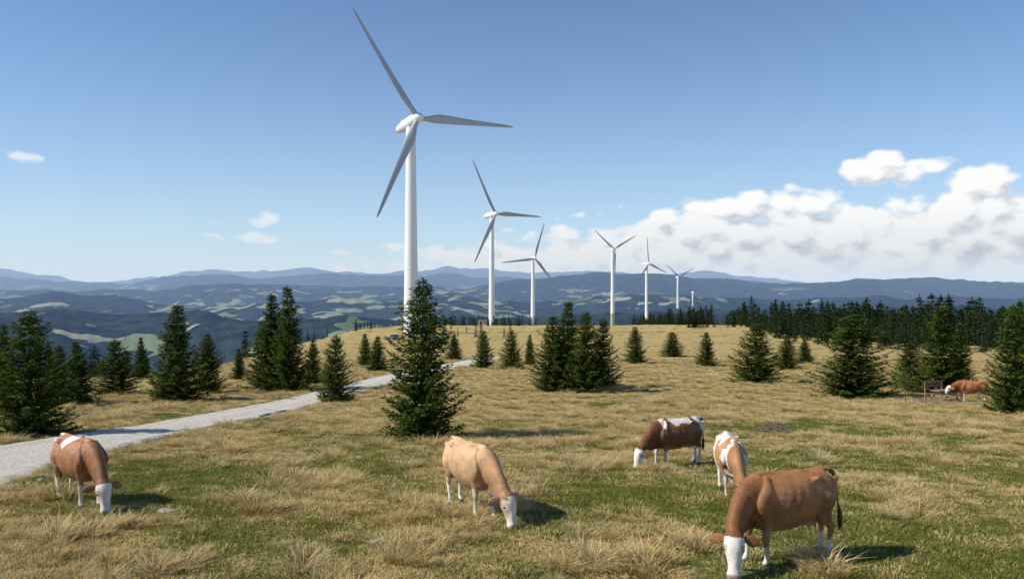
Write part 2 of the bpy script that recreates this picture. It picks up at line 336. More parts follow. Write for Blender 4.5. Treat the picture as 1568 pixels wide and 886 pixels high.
    for i in range(10):
        p=tc(Ht*(.93+.07*i/10)); a=r.random()*6.28; d=Vector((math.cos(a)*.6,math.sin(a)*.6,.9)).normalized(); quad(p,d,tw*.5,tw*.18,Vector((-math.sin(a),math.cos(a),0)),.6,0)
    quad(tc(Ht*.95),Vector((0,0,1)),Ht*.07,.05,Vector((1,0,0)),.6,0)
    return mkobj(name,V,Fc,[m,M_BARK],mi=MI,link=link,attrs={'t':T})
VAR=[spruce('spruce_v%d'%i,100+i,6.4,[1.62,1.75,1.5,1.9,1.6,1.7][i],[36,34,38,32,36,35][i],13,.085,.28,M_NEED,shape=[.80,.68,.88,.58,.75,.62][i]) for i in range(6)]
TREES=[
 (45,668,468,136,3),(118,620,520,72,0),(178,607,517,76,3),(217,582,515,32,2),(268,616,462,100,0),(316,603,508,62,1),(366,582,533,32,0),
 (413,598,446,80,2),(443,600,434,78,0),(478,590,518,40,2),(512,617,510,66,3),(560,562,510,30,2),(577,570,514,42,0),
 (647,672,418,134,5),(740,565,505,38,1),(783,567,504,42,3),(811,560,512,26,0),(695,552,512,32,1),
 (848,600,480,80,1),(868,597,458,74,0),(895,602,474,76,5),(922,596,484,60,3),
 (973,558,499,40,1),(1030,548,508,42,3),(1082,562,508,40,0),(1157,588,494,88,3),(1205,567,514,44,1),(1233,558,518,32,0),
 (1305,610,478,126,5),(1395,600,524,70,1),(1440,604,466,92,0),(1468,601,492,54,2),(1556,634,462,96,3),(1594,628,438,80,0),(5,640,490,70,1),(88,625,525,60,3)]
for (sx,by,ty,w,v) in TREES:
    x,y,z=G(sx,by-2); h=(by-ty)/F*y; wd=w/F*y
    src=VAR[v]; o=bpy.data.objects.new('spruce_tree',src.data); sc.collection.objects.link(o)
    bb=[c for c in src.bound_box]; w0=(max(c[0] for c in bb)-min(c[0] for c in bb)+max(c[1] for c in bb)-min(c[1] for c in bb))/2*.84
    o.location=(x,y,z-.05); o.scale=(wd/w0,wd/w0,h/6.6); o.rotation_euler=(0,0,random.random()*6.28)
cF=bpy.data.collections.new('forest_src')
for i in range(4): cF.objects.link(spruce('forest_spruce_%d'%i,200+i,12,[2.1,1.8,2.5,2.2][i],17,7,.55,1.0,M_NEED2,shape=[.8,.9,.7,.85][i],irr=.5))
P=[];S=[]
def addf(n,u0,u1,f,hf,thr=None):
    c=0
    while c<n:
        u=random.uniform(u0,u1); C=float(Cst(u)); y=f(C,u)
        if thr is not None and float(perlin(u*26,u*0+y/60.,3))<thr and random.random()<.85: continue
        z=float(H(np.array([u]),np.array([y]))[0]); h=hf(u,y,z)
        c+=1
        P.append((u*y,y,z-.3)); S.append((h/12*random.uniform(.85,1.15),)*2+(h/12,))
def hr(row,sd_,lo,hi):
    def f(u,y,z):
        need=(ZC-(row+8*float(perlin(u*18,0,12))-HY)/F*y)-z+random.gauss(0,sd_)*y
        return min(max(need,lo),hi)
    return f
addf(1250,.25,.78,lambda C,u:C*random.uniform(.98,1.5),hr(483,.010,5,19))
addf(130,.22,.78,lambda C,u:C*random.uniform(.8,1.0) if C<500 else 330,lambda u,y,z:random.uniform(4,8))
addf(280,.15,.30,lambda C,u:random.uniform(400,520) if u<.25 else C*random.uniform(1,1.2),lambda u,y,z:random.uniform(4,8.5)*(.6+1.6*max(0,u-.12)*4))
addf(75,-.75,-.33,lambda C,u:C*random.uniform(1.15,1.8),hr(553,.022,3,11),.05)
addf(120,-.34,-.09,lambda C,u:C*random.uniform(1.0,1.5),hr(515,.010,3,9),-.05)
addf(80,-.10,.03,lambda C,u:random.uniform(400,470),lambda u,y,z:random.uniform(3,6))
addf(14,-.22,-.0,lambda C,u:random.uniform(170,330),lambda u,y,z:random.uniform(2,5))
n=len(P); scatter('distant_spruce_forest',P,[(0,0,random.random()*6.28) for _ in range(n)],S,[random.randrange(4) for _ in range(n)],cF)
# ---------------------------------------------------------------- wind turbines
M_WHITE=simple('turbine_white_paint',(.80,.81,.82),.38,.02,.3); M_DARKB=simple('turbine_blade_shade_grey',(.40,.425,.46),.4,.03,.5); M_GRB=simple('turbine_base_green',(.30,.42,.22),.5,.05,.5); M_DOOR=simple('dark_steel',(.08,.09,.10),.5,.1,2)  # blade grey: white blades turned from the sun, their shade put into the colour
def turbine(sx,hy,tx,d,rpx,angs,phi,wb,wt,green=False,tiltdeg=5):
    R=rpx/F*d; tpos=((tx-CX)/F*d,d); zh=ZC+(HY-hy)/F*d; zg=Hxy(*tpos)
    V=[];Fc=[];MI=[]
    def ring_loft(cs,mi_,n=24):
        k0=len(V)
        for (c,a,b) in cs:
            for j in range(n): t_=6.28318*j/n; V.append(c+a*math.cos(t_)+b*math.sin(t_))
        for i in range(len(cs)-1):
            for j in range(n): Fc.append((k0+i*n+j,k0+i*n+(j+1)%n,k0+(i+1)*n+(j+1)%n,k0+(i+1)*n+j)); MI.append(mi_(i) if callable(mi_) else mi_)
        Fc.append(tuple(k0+j for j in range(n))[::-1]); MI.append(mi_(0) if callable(mi_) else mi_); q=k0+(len(cs)-1)*n; Fc.append(tuple(q+j for j in range(n))); MI.append(mi_(len(cs)-2) if callable(mi_) else mi_)
    phr=math.radians(phi); til=math.radians(tiltdeg)
    nrm=Vector((math.sin(phr)*math.cos(til),-math.cos(phr)*math.cos(til),math.sin(til))); px=Vector((math.cos(phr),math.sin(phr),0)); pz=px.cross(nrm)
    if pz.z<0: pz=-pz
    top=zh-.045*R-zg
    rb=wb/F*d/2; rt=wt/F*d/2
    cs=[]; N_=24
    for i in range(N_+1):
        t_=i/N_; z=-2+(top+2)*t_; r=rb+(rt-rb)*t_**.85; cs.append((Vector((0,0,z)),Vector((r,0,0)),Vector((0,r,0))))
        if i in (8,16): cs.append((Vector((0,0,z+.02)),Vector((r*1.03,0,0)),Vector((0,r*1.03,0)))); cs.append((Vector((0,0,z+.25)),Vector((r*1.03,0,0)),Vector((0,r*1.03,0)))); cs.append((Vector((0,0,z+.27)),Vector((r,0,0)),Vector((0,r,0))))
    ring_loft(cs,(lambda i:2 if (green and i<6) else 0),32)
    hc=Vector((0,0,zh-zg))+nrm*(.115*R)
    q=[(-.22,.016,.018),(-.21,.028,.030),(-.16,.038,.042),(-.08,.044,.050),(0,.048,.054),(.05,.048,.052),(.075,.042,.044),(.085,.036,.036)]
    ring_loft([(Vector((0,0,zh-zg))+nrm*(a_*R),px*(b_*R),pz*(c_*R)) for a_,b_,c_ in q],0)
    q=[(-.032,.034),(-.02,.042),(.0,.045),(.02,.042),(.04,.032),(.055,.018),(.06,.005)]
    ring_loft([(hc+nrm*(a_*R),px*(b_*R),pz*(b_*R)) for a_,b_ in q],0)
    bz=Vector((0,0,zh-zg))-nrm*(.15*R)+pz*.04*R
    ring_loft([(bz,px*.004*R,nrm*.004*R),(bz+pz*.035*R,px*.003*R,nrm*.003*R)],0,8)
    ring_loft([(bz+nrm*.04*R,px*.02*R,nrm*.018*R),(bz+nrm*.04*R+pz*.014*R,px*.018*R,nrm*.016*R)],0,4)
    for a_ in angs:
        a_=math.radians(a_); dr=px*math.cos(a_)+pz*math.sin(a_); tn=nrm.cross(dr)
        prof=[(.02,.022,.022,0),(.06,.022,.022,0),(.10,.026,.018,14),(.16,.036,.013,13),(.22,.040,.010,11),(.32,.036,.0075,9),(.45,.030,.006,6),(.6,.024,.0045,4),(.75,.019,.0035,2),(.88,.0145,.0025,1),(.95,.011,.002,0),(.985,.007,.0015,0),(1.,.002,.001,0)]
        cs=[]
        for (s,ch,th,tw_) in prof:
            w_=math.radians(tw_+4); cd=tn*math.cos(w_)+nrm*math.sin(w_); td=nrm*math.cos(w_)-tn*math.sin(w_)
            cs.append((hc+dr*(s*R)+cd*((ch-.022)*.5*R)+nrm*(.03*R*s*s),cd*(ch*R),td*(th*R)))
        ring_loft(cs,1,16)
    a0=-1.2; c=Vector((math.cos(a0),math.sin(a0),0)); s_=Vector((-math.sin(a0),math.cos(a0),0)); k0=len(V)
    for zz in (.6,2.9):
        for q_ in (-.5,.5):
            for rr in (rb*.97,rb*1.02): V.append(c*rr+s_*q_+Vector((0,0,zz)))
    for f_ in ((1,3,7,5),(4,5,7,6),(0,4,5,1),(2,3,7,6)): Fc.append(tuple(k0+i for i in f_)); MI.append(3)
    o=mkobj('wind_turbine',V,Fc,[M_WHITE,M_DARKB,M_GRB,M_DOOR],mi=MI,smooth=True); o.location=(tpos[0],tpos[1],zg)
    md=o.modifiers.new('es','EDGE_SPLIT'); md.split_angle=math.radians(50)
turbine(642,188,629.5,248,180,[123.5,2.5,242],38,24,14.5,tiltdeg=9)
turbine(761,329,753,500,88,[117,0,239],38,10,6.4)
turbine(820,396,816,760,57,[72,188,309],25,7.5,4.5)
turbine(940,382,938,800,45,[141,29,268],25,7,4.2,True)
turbine(991,404,990,950,41,[92,-20,224],38,5.4,3.6)
turbine(1040,424,1038,1250,29,[139,28,262],20,4.6,3)
turbine(1063,447,1061,1800,20,[133,28,260],20,3.6,2.4)
# ---------------------------------------------------------------- cows
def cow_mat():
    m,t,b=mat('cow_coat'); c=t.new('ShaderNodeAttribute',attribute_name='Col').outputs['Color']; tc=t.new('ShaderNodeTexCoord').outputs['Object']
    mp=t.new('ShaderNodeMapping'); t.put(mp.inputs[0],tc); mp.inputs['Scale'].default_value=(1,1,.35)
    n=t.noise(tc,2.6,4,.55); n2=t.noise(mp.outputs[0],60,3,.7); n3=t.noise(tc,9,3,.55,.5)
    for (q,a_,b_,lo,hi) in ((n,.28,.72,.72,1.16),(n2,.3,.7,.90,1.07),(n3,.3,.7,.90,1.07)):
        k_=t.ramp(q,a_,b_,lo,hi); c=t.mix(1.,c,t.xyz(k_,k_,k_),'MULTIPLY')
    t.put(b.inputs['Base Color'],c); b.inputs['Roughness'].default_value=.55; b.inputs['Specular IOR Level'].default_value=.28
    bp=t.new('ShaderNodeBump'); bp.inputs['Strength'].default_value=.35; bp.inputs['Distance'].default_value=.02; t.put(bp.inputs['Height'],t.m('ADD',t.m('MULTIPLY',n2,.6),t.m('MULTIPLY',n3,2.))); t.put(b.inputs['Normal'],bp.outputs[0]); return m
M_COW=cow_mat(); M_EYE=simple('cow_eye',(.01,.008,.006),.15,.0)
def catm(P_,sub):
    P_=np.asarray(P_,float); n=len(P_); out=[]
    Q=np.vstack([2*P_[0]-P_[1],P_,2*P_[-1]-P_[-2]])
    for i in range(1,n):
        p0,p1,p2,p3=Q[i-1],Q[i],Q[i+1],Q[i+2]
        for k_ in range(sub):
            t_=k_/sub; out.append(.5*((2*p1)+(-p0+p2)*t_+(2*p0-5*p1+4*p2-p3)*t_*t_+(-p0+3*p1-3*p2+p3)*t_**3))
    out.append(P_[-1]); return np.array(out)
def loft(secs,side,n=20,sub=5,pw=1.0):
    A=catm([list(s[0])+[s[1],s[2]] for s in secs],sub); C=A[:,:3]; ra=np.maximum(A[:,3],.004); rb=np.maximum(A[:,4],.004)
    T=np.gradient(C,axis=0); T/=np.linalg.norm(T,axis=1)[:,None]; side=np.asarray(side,float)
    V=[];Fc=[]; th=np.arange(n)/n*2*np.pi; ct=np.sign(np.cos(th))*np.abs(np.cos(th))**pw; s_t=np.sign(np.sin(th))*np.abs(np.sin(th))**pw
    for i in range(len(C)):
        s=side-T[i]*np.dot(side,T[i]); s/=np.linalg.norm(s); up=np.cross(T[i],s)
        for j in range(n): V.append(C[i]+s*ra[i]*ct[j]+up*rb[i]*s_t[j])
    m=len(C)
    for i in range(m-1):
        for j in range(n): Fc.append((i*n+j,i*n+(j+1)%n,(i+1)*n+(j+1)%n,(i+1)*n+j))
    V.append(C[0]-T[0]*min(ra[0],rb[0])*.6); V.append(C[-1]+T[-1]*min(ra[-1],rb[-1])*.6)
    for j in range(n): Fc.append((m*n,(j+1)%n,j)); Fc.append((m*n+1,(m-1)*n+j,(m-1)*n+(j+1)%n))
    return V,Fc
def join(parts):
    V=[];Fc=[]
    for v,f in parts:
        k_=len(V); V+=list(v); Fc+=[tuple(i+k_ for i in ff) for ff in f]
    return V,Fc
def make_cow(sx,fy,head,yaw,base,pat,scale=1.,steps=(0,0,0,0),tail=(0,0),headfwd=.35,raise_=0.,wleg=.5,udder=True,name='cow',seed=0,blaze=False,HS=1.14):
    body=[]
    tr=[((-.93,0,1.15),.07,.10),((-.88,0,1.12),.18,.22),((-.76,0,1.08),.255,.31),((-.55,0,1.05),.285,.345),((-.28,0,.985),.345,.405),((.02,0,.95),.375,.44),((.28,0,.955),.345,.445),((.48,0,.98),.285,.425),((.64,0,1.01),.22,.375),((.78,0,.99),.165,.30),((.88,0,.96),.09,.19)]
    body.append(loft(tr,(0,1,0),28,5,.94))
    for s in (1,-1):
        body.append(loft([((-.52,s*.19,1.30),.04,.03),((-.44,s*.235,1.30),.055,.045),((-.34,s*.19,1.27),.04,.03)],(0,1,0),12,3))
        body.append(loft([((-.94,s*.10,1.25),.04,.04),((-.85,s*.13,1.21),.06,.06)],(0,1,0),12,3))
        body.append(loft([((.46,s*.12,1.36),.05,.06),((.50,s*.20,1.18),.078,.11),((.62,s*.24,.98),.08,.12),((.50,s*.21,.84),.08,.13)],(0,1,0),14,4))
        body.append(loft([((-.55,s*.20,1.12),.08,.18),((-.60,s*.24,.98),.088,.19),((-.62,s*.23,.84),.08,.15)],(0,1,0),14,4))
    body.append(loft([((-.9,0,1.36),.04,.03),((-.6,0,1.38),.05,.03),((-.1,0,1.365),.05,.03),((.4,0,1.40),.06,.04),((.62,0,1.39),.05,.04)],(0,1,0),12,4))
    yw=math.radians(yaw); segs=[(.24,-.06),(.22,-.15),(.20,-.17),(.15,-.12)]; zz=1.10; cur=np.array([.50,0.])
    path=[np.array([.50,0,1.10])]
    for i,(l_,dz) in enumerate(segs):
        aa=yw*(i+.6)/4.; cur=cur+l_*np.array([math.cos(aa),math.sin(aa)]); zz=zz+dz+raise_*.25; path.append(np.array([cur[0],cur[1],zz]))
    rw=[.21,.18,.15,.135,.12]; rh=[.34,.29,.235,.20,.15]
    sd=lambda a_:np.array([-math.sin(a_),math.cos(a_),0])
    body.append(loft([(path[i],rw[i],rh[i]) for i in range(5)],sd(yw*.5),22,5))
    body.append(loft([((.66,0,.66),.05,.08),(path[2]-np.array([.02,0,.28]),.03,.08),(path[3]-np.array([.02,0,.20]),.025,.06)],sd(yw*.4),10,4))
    hy=yw; fw=np.array([math.cos(hy),math.sin(hy),0]); hd=fw*headfwd+np.array([0,0,-1.]); hd/=np.linalg.norm(hd)
    p0=path[4]+fw*.03+np.array([0,0,.05])
    hs=[(-.07,.07,.06),(.0,.118,.115),(.10,.132,.140),(.18,.128,.138),(.29,.092,.112),(.40,.078,.088),(.47,.094,.084),(.53,.090,.072),(.565,.055,.045)]
    body.append(loft([(p0+hd*a_*HS,b_*HS,c_*HS) for a_,b_,c_ in hs],sd(hy),20,4,.92))
    jn=np.cross(sd(hy),hd); jn=-jn if np.dot(jn,fw)>0 else jn
    body.append(loft([(p0+(hd*.08+jn*.08)*HS,.06,.08),(p0+(hd*.2+jn*.09)*HS,.065,.07),(p0+(hd*.42+jn*.045)*HS,.055,.05)],sd(hy),12,3))
    for i,(s,front) in enumerate(((1,1),(-1,1),(1,0),(-1,0))):
        st_=steps[i]
        if front:
            pts=[((.54,s*.17,1.02),.09,.16),((.50,s*.185,.82),.088,.13),((.50+st_*.25,s*.175,.62),.062,.084),((.53+st_*.55,s*.165,.43),.054,.060),((.52+st_*.62,s*.16,.36),.042,.045),((.51+st_*.85,s*.155,.20),.036,.039),((.52+st_*.97,s*.155,.12),.045,.047),((.55+st_,s*.155,.055),.050,.060),((.56+st_,s*.155,.0),.058,.076)]
        else:
            pts=[((-.62,s*.15,1.10),.13,.25),((-.60,s*.175,.92),.125,.22),((-.60+st_*.15,s*.185,.76),.10,.165),((-.70+st_*.4,s*.175,.60),.060,.092),((-.78+st_*.6,s*.165,.50),.048,.070),((-.775+st_*.7,s*.16,.40),.040,.050),((-.75+st_*.85,s*.155,.22),.037,.041),((-.73+st_*.95,s*.155,.12),.046,.048),((-.69+st_,s*.155,.055),.050,.062),((-.68+st_,s*.155,.0),.058,.076)]
        body.append(loft(pts,(0,1,0),16,4))
    if udder:
        body.append(loft([((-.62,0,.68),.08,.06),((-.50,0,.62),.14,.11),((-.34,0,.62),.13,.09),((-.18,0,.62),.06,.05)],(0,1,0),14,4))
        for s in (1,-1):
            for xx in (-.42,-.54): body.append(loft([((xx,s*.07,.57),.025,.025),((xx,s*.075,.47),.018,.018)],(0,1,0),8,2))
    V,Fc=join(body)
    me=bpy.data.meshes.new('tmp'); me.from_pydata([tuple(v) for v in V],[],Fc); ob=bpy.data.objects.new('tmp',me); sc.collection.objects.link(ob)
    md=ob.modifiers.new('r','REMESH'); md.mode='VOXEL'; md.voxel_size=.016
    md=ob.modifiers.new('s','SMOOTH'); md.factor=.5; md.iterations=5
    dg=bpy.context.evaluated_depsgraph_get(); em=ob.evaluated_get(dg).to_mesh()
    VV=np.empty(len(em.vertices)*3,np.float32); em.vertices.foreach_get('co',VV); VV=VV.reshape(-1,3).astype(float); FF=[tuple(p.vertices) for p in em.polygons]
    ob.evaluated_get(dg).to_mesh_clear(); bpy.data.objects.remove(ob); bpy.data.meshes.remove(me)
    x,y,z=VV[:,0].copy(),VV[:,1].copy(),VV[:,2].copy(); nz=fbm(x*3+seed*3.1,z*3+y*2,3,seed); nf=fbm(x*9,z*9+y*7,3,seed+2)
    rib=np.sin(x*38+z*7)*np.exp(-((x-.0)/.32)**2)*np.exp(-((z-1.0)/.24)**2)*.005
    lump=.018*fbm(x*2.6+seed,z*2.6,2,seed+5)*(z>.6)
    fold=np.sin(x*40-z*26)*.005*np.exp(-((x-.78)/.16)**2)*np.exp(-((z-.95)/.25)**2)
    hollow=-.022*np.exp(-((x+.36)/.10)**2-((z-1.17)/.09)**2)
    VV[:,1]+=np.sign(y)*(rib+lump+fold+hollow)*sstep(.12,.22,np.abs(y))
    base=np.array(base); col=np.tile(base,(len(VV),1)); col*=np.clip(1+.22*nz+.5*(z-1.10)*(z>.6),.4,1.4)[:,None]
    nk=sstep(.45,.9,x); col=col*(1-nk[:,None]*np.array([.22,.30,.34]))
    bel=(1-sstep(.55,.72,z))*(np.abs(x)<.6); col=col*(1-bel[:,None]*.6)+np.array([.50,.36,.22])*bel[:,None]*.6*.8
    white=np.array([.80,.74,.64])
    W=pat(x,y,z,nz)+.08*nf
    rel=VV-p0; s_=(rel@hd)/HS; rad=np.linalg.norm(rel-np.outer(rel@hd,hd),axis=1)/HS; fr=rel@(-jn)/HS; lat=np.abs(rel@sd(hy))/HS
    hm=((s_>.02+.03*nf)&(s_<.7)&(rad<.21))
    if blaze: hm=hm&(((lat<.065+.02*nf)&(fr>.03))|(s_>.36+.05*nf))
    W=np.where(hm,1.2,W)
    leg=(z<wleg+.1*nf)&(x<.9)&(rad>.22)&((np.abs(y)>.06)); W=np.where(leg,np.maximum(W,.5+(wleg-z)*4),W)
    w_=sstep(.44,.56,W); col=col*(1-w_[:,None])+white*w_[:,None]
    pk=sstep(.46,.50,s_)*(rad<.18); col=col*(1-pk[:,None])+np.array([.42,.26,.20])*pk[:,None]
    es=hm&(np.abs(s_-.165)<.05)&(lat>.085); col[es]=col[es]*.45+base*.3
    ud=(z<.64)&(x<-.2)&(x>-.62)&(np.abs(y)<.13)&(z>.44); col[ud]=col[ud]*.3+np.array([.55,.36,.28])*.7
    ho=(z<.075)&(rad>.25); col[ho]=[.07,.055,.04]
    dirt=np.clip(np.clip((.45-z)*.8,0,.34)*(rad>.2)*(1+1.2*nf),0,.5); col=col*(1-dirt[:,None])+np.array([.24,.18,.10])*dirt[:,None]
    mi=[0]*len(FF); Vs=list(VV); Cs=list(np.clip(col,0.01,.9))
    def addp(p,c,mm=0):
        v,f=p; k_=len(Vs); Vs.extend(v); FF.extend([tuple(i+k_ for i in ff) for ff in f]); mi.extend([mm]*len(f))
        for vv in v: Cs.append(c(vv) if callable(c) else c)
    for s in (1,-1):
        S_=sd(hy)*s; e0=p0+(hd*.03+S_*.10+jn*.03)*HS
        ed=S_*1.0+np.array([0,0,-.12])+jn*.2; ed/=np.linalg.norm(ed)
        addp(loft([(e0,.020,.026),(e0+ed*.06,.020,.055),(e0+ed*.13+np.array([0,0,-.008]),.015,.078),(e0+ed*.21+np.array([0,0,-.02]),.010,.058),(e0+ed*.26+np.array([0,0,-.035]),.004,.012)],fw*1.0+np.array([0,0,.3]),12,4),tuple(base*.75))
        ey=p0+(hd*.165+S_*.117+fw*.04)*HS; addp(loft([(ey-S_*.012,.012,.012),(ey,.028,.026),(ey+S_*.012,.012,.012)],fw,10,2),(0,0,0),1)
        ns=p0+(hd*.535+S_*.042-jn*.068)*HS; addp(loft([(ns+jn*.01,.010,.012),(ns-jn*.004,.015,.020),(ns-jn*.010,.004,.004)],S_,8,2),(0,0,0),1)
    t0=np.array([-.90,0,1.33]); tx_,ty_=tail
    tp=[(t0,.035,.04),(t0+np.array([-.07,0,-.05]),.03,.035),(t0+np.array([-.10-tx_*.3,ty_*.3,-.28]),.020,.022),(t0+np.array([-.10-tx_*.7,ty_*.7,-.55]),.016,.017),(t0+np.array([-.10-tx_,ty_,-.68]),.035,.035),(t0+np.array([-.10-tx_*1.1,ty_,-.84]),.042,.04),(t0+np.array([-.09-tx_*1.15,ty_,-.97]),.008,.008)]
    tcol=base*.7
    addp(loft(tp,(0,1,0),10,4),lambda v:tuple(tcol if v[2]>.72 else tcol*.4))
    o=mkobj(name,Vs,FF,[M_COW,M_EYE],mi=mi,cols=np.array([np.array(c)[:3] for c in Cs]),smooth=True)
    X0,Y0,Z0=G(sx,fy); o.location=(X0,Y0,Z0-.015); o.rotation_euler=(0,0,math.radians(head)); o.scale=(scale,)*3
    return o
make_cow(1203,858,202,52,(.34,.155,.060),lambda x,y,z,n:x*0,1.02,(-.05,.10,.02,-.14),tail=(.10,0),seed=1,wleg=.34)
make_cow(722,784,-60,6,(.58,.36,.185),lambda x,y,z,n:np.where(z<.60,.5,0)+0*x,1.0,(.10,-.06,-.10,.08),tail=(.05,0),seed=2,wleg=.42,blaze=True)
make_cow(120,770,-40,-10,(.36,.165,.070),lambda x,y,z,n:np.exp(-((x+.12)/.20)**2)*(z-1.02)*3.4*(z>1.02)+np.exp(-((x+.85)/.16)**2)*(z-1.0)*3*(z>1.0)+.4*n,1.0,(.06,-.08,-.1,.06),seed=3,wleg=.5)
make_cow(1036,713,207,12,(.22,.090,.040),lambda x,y,z,n:np.exp(-((x+.80)/.16)**2)*(z>.7)+np.exp(-((x+.05)/.55)**2)*np.clip((z-1.14)*4.6,0,1)+np.exp(-((x-.60)/.08)**2)*np.clip((z-.9)*2.5,0,1)+.8*n,.98,(.0,.12,.05,-.1),seed=4,wleg=.55)
make_cow(1119,758,-97,12,(.48,.26,.115),lambda x,y,z,n:.70+.9*n-np.exp(-((x-.3)/.25)**2-((z-1.1)/.35)**2)*.6-(x>.75)*.8,.94,(.05,-.08,-.08,.06),seed=5,wleg=.6)
make_cow(1489,615,172,8,(.38,.15,.060),lambda x,y,z,n:np.where(z<.7,.4,0)+.9*n,.98,(0,.1,.05,-.08),raise_=.35,headfwd=.8,seed=6,wleg=.5)
# ---------------------------------------------------------------- small things
def box(V,Fc,c,s,rz=0,rx=0):
    k_=len(V); M=Matrix.Rotation(rz,3,'Z')@Matrix.Rotation(rx,3,'X')
    for dx in (-1,1):
        for dy in (-1,1):
            for dz in (-1,1): v=M@Vector((dx*s[0]/2,dy*s[1]/2,dz*s[2]/2)); V.append(v+Vector(c))
    for f in ((0,1,3,2),(4,6,7,5),(0,4,5,1),(2,3,7,6),(0,2,6,4),(1,5,7,3)): Fc.append(tuple(k_+i for i in f))
M_WOOD=simple('weathered_wood',(.30,.20,.13),.85,.3,6,bump=.3)
V=[];Fc=[]
for i in range(5): box(V,Fc,(0,-.3+.15*i,.75),(2.2,.135,.05))
for s in (1,-1):
    for i in range(2): box(V,Fc,(0,s*(.72+.15*i),.45),(2.2,.135,.045))
    for q in (-.8,.8): box(V,Fc,(q,s*.38,.36),(.09,.07,.82),rx=s*.45)
for q in (-.8,.8): box(V,Fc,(q*1.0+.1,0,.40),(.06,1.7,.09)); box(V,Fc,(q+.1,0,.70),(.06,.7,.07))
for s in (-.9,.9): box(V,Fc,(s,.95,.62),(.09,.09,1.3))
box(V,Fc,(0,.93,1.2),(2.0,.05,.16)); box(V,Fc,(0,.93,.95),(2.0,.05,.12))
o=mkobj('picnic_table',V,Fc,[M_WOOD]); p=G(1447,614); o.location=p; o.rotation_euler=(0,0,.4); o.scale=(.85,.85,.95)
def sapling(sx,by,ty):
    r=random.Random(5); x,y,z=G(sx,by); h=(by-ty)/F*y; V=[];Fc=[];MI=[]
    v,f=loft([((0,0,-.1),.035,.035),((.03,0,h*.4),.028,.028),((0,.03,h*.9),.012,.012)],(0,1,0),8,4); V+=list(v);Fc+=f;MI+=[1]*len(f)
    for i in range(16):
        z0=h*r.uniform(.35,.85); a=r.random()*6.28; l=h*.32*(1.1-z0/h*.7); e=np.array([math.cos(a)*l,math.sin(a)*l,z0+l*.8])
        v,f=loft([((0,0,z0),.010,.010),(e*.5+np.array([0,0,z0*.5]),.007,.007),(e,.004,.004)],(.3,.9,0.1),6,2); k_=len(V);V+=list(v);Fc+=[tuple(q+k_ for q in ff) for ff in f];MI+=[1]*len(f)
        for j in range(55):
            c=Vector(e)*r.uniform(.5,1.1)+Vector((r.gauss(0,.13),r.gauss(0,.13),r.gauss(0,.13)+z0*.2)); d=Vector((r.gauss(0,1),r.gauss(0,1),r.gauss(0,1))).normalized(); s=d.orthogonal().normalized(); k_=len(V)
            V+=[c,c+d*.04+s*.025,c+d*.08,c+d*.04-s*.025]; Fc.append((k_,k_+1,k_+2,k_+3)); MI.append(0)
    T=[r.random() for _ in V]; o=mkobj('young_tree',V,Fc,[M_LEAF,M_BARK],mi=MI,attrs={'t':T}); o.location=(x,y,z)
M_LEAF=mat_needles('sapling_leaves',(.04,.07,.02),(.16,.22,.05),(.12,.17,.04))
sapling(1387,618,566)
M_CONC=simple('hut_plaster',(.45,.46,.44),.8,.08,2); M_ROOF=simple('hut_roof',(.13,.13,.13),.7,.1,2)
V=[];Fc=[];box(V,Fc,(0,0,1.2),(4.2,3,3.0)); n1=len(Fc); box(V,Fc,(0,0,2.82),(4.7,3.5,.22)); n2=len(Fc); box(V,Fc,(-.8,-1.53,1.0),(1.0,.06,2.1)); box(V,Fc,(1.1,-1.53,1.4),(1.2,.06,.8))
o=mkobj('transformer_hut',V,Fc,[M_CONC,M_ROOF,M_DOOR],mi=[0]*n1+[1]*(n2-n1)+[2]*(len(Fc)-n2)); u_=(739-CX)/F; o.location=(u_*400,400,Hxy(u_*400,400))
M_GLASS=simple('car_glass',(.03,.035,.04),.1,.02); M_TYRE=simple('tyre_rubber',(.02,.02,.02),.8,.1); M_PW=simple('car_paint_silver',(.45,.46,.48),.3,.03); M_PD=simple('car_paint_dark',(.05,.055,.065),.3,.03)
def car(sx,by,rz,paint):
    prof=[(-2.1,.35),(-2.15,.8),(-2.05,1.0),(-1.1,1.08),(-.55,1.5),(.9,1.52),(1.75,1.15),(2.05,1.0),(2.1,.4)]; V=[];Fc=[];MI=[]
    hw=[.84,.86,.86,.86,.66,.66,.80,.84,.84]
    for s in (1,-1):
        for (a_,b_),w_ in zip(prof,hw): V.append((a_,s*w_,b_))
    n=len(prof)
    Fc.append((0,1,2,3,6,7,8)); MI.append(0); Fc.append(tuple(n+i for i in (8,7,6,3,2,1,0))); MI.append(0)
    Fc.append((3,4,5,6)); MI.append(1); Fc.append((n+6,n+5,n+4,n+3)); MI.append(1)
    for i in range(n-1): Fc.append((i,n+i,n+i+1,i+1)); MI.append(1 if i in(3,5) else 0)
    Fc.append((0,8,n+8,n)); MI.append(0)
    for wx in (-1.35,1.35):
        for s in (1,-1):
            v,f=loft([((wx,s*.70,.33),.32,.32),((wx,s*.71,.33),.34,.34),((wx,s*.89,.33),.34,.34),((wx,s*.90,.33),.30,.30)],(1,0,0),16,1); k_=len(V); V+=[tuple(q) for q in v]; Fc+=[tuple(q+k_ for q in ff) for ff in f]; MI+=[2]*len(f)
    o=mkobj('parked_car',V,Fc,[paint,M_GLASS,M_TYRE],mi=MI); md=o.modifiers.new('b','BEVEL'); md.width=.05; md.segments=2; md.limit_method='ANGLE'; p=G(sx,by); o.location=p; o.rotation_euler=(0,0,rz)
car(603,521,.2,M_PW); car(672,528,2.6,M_PD)
M_ROCK=simple('limestone',(.42,.40,.36),.9,.15,12,bump=.4)
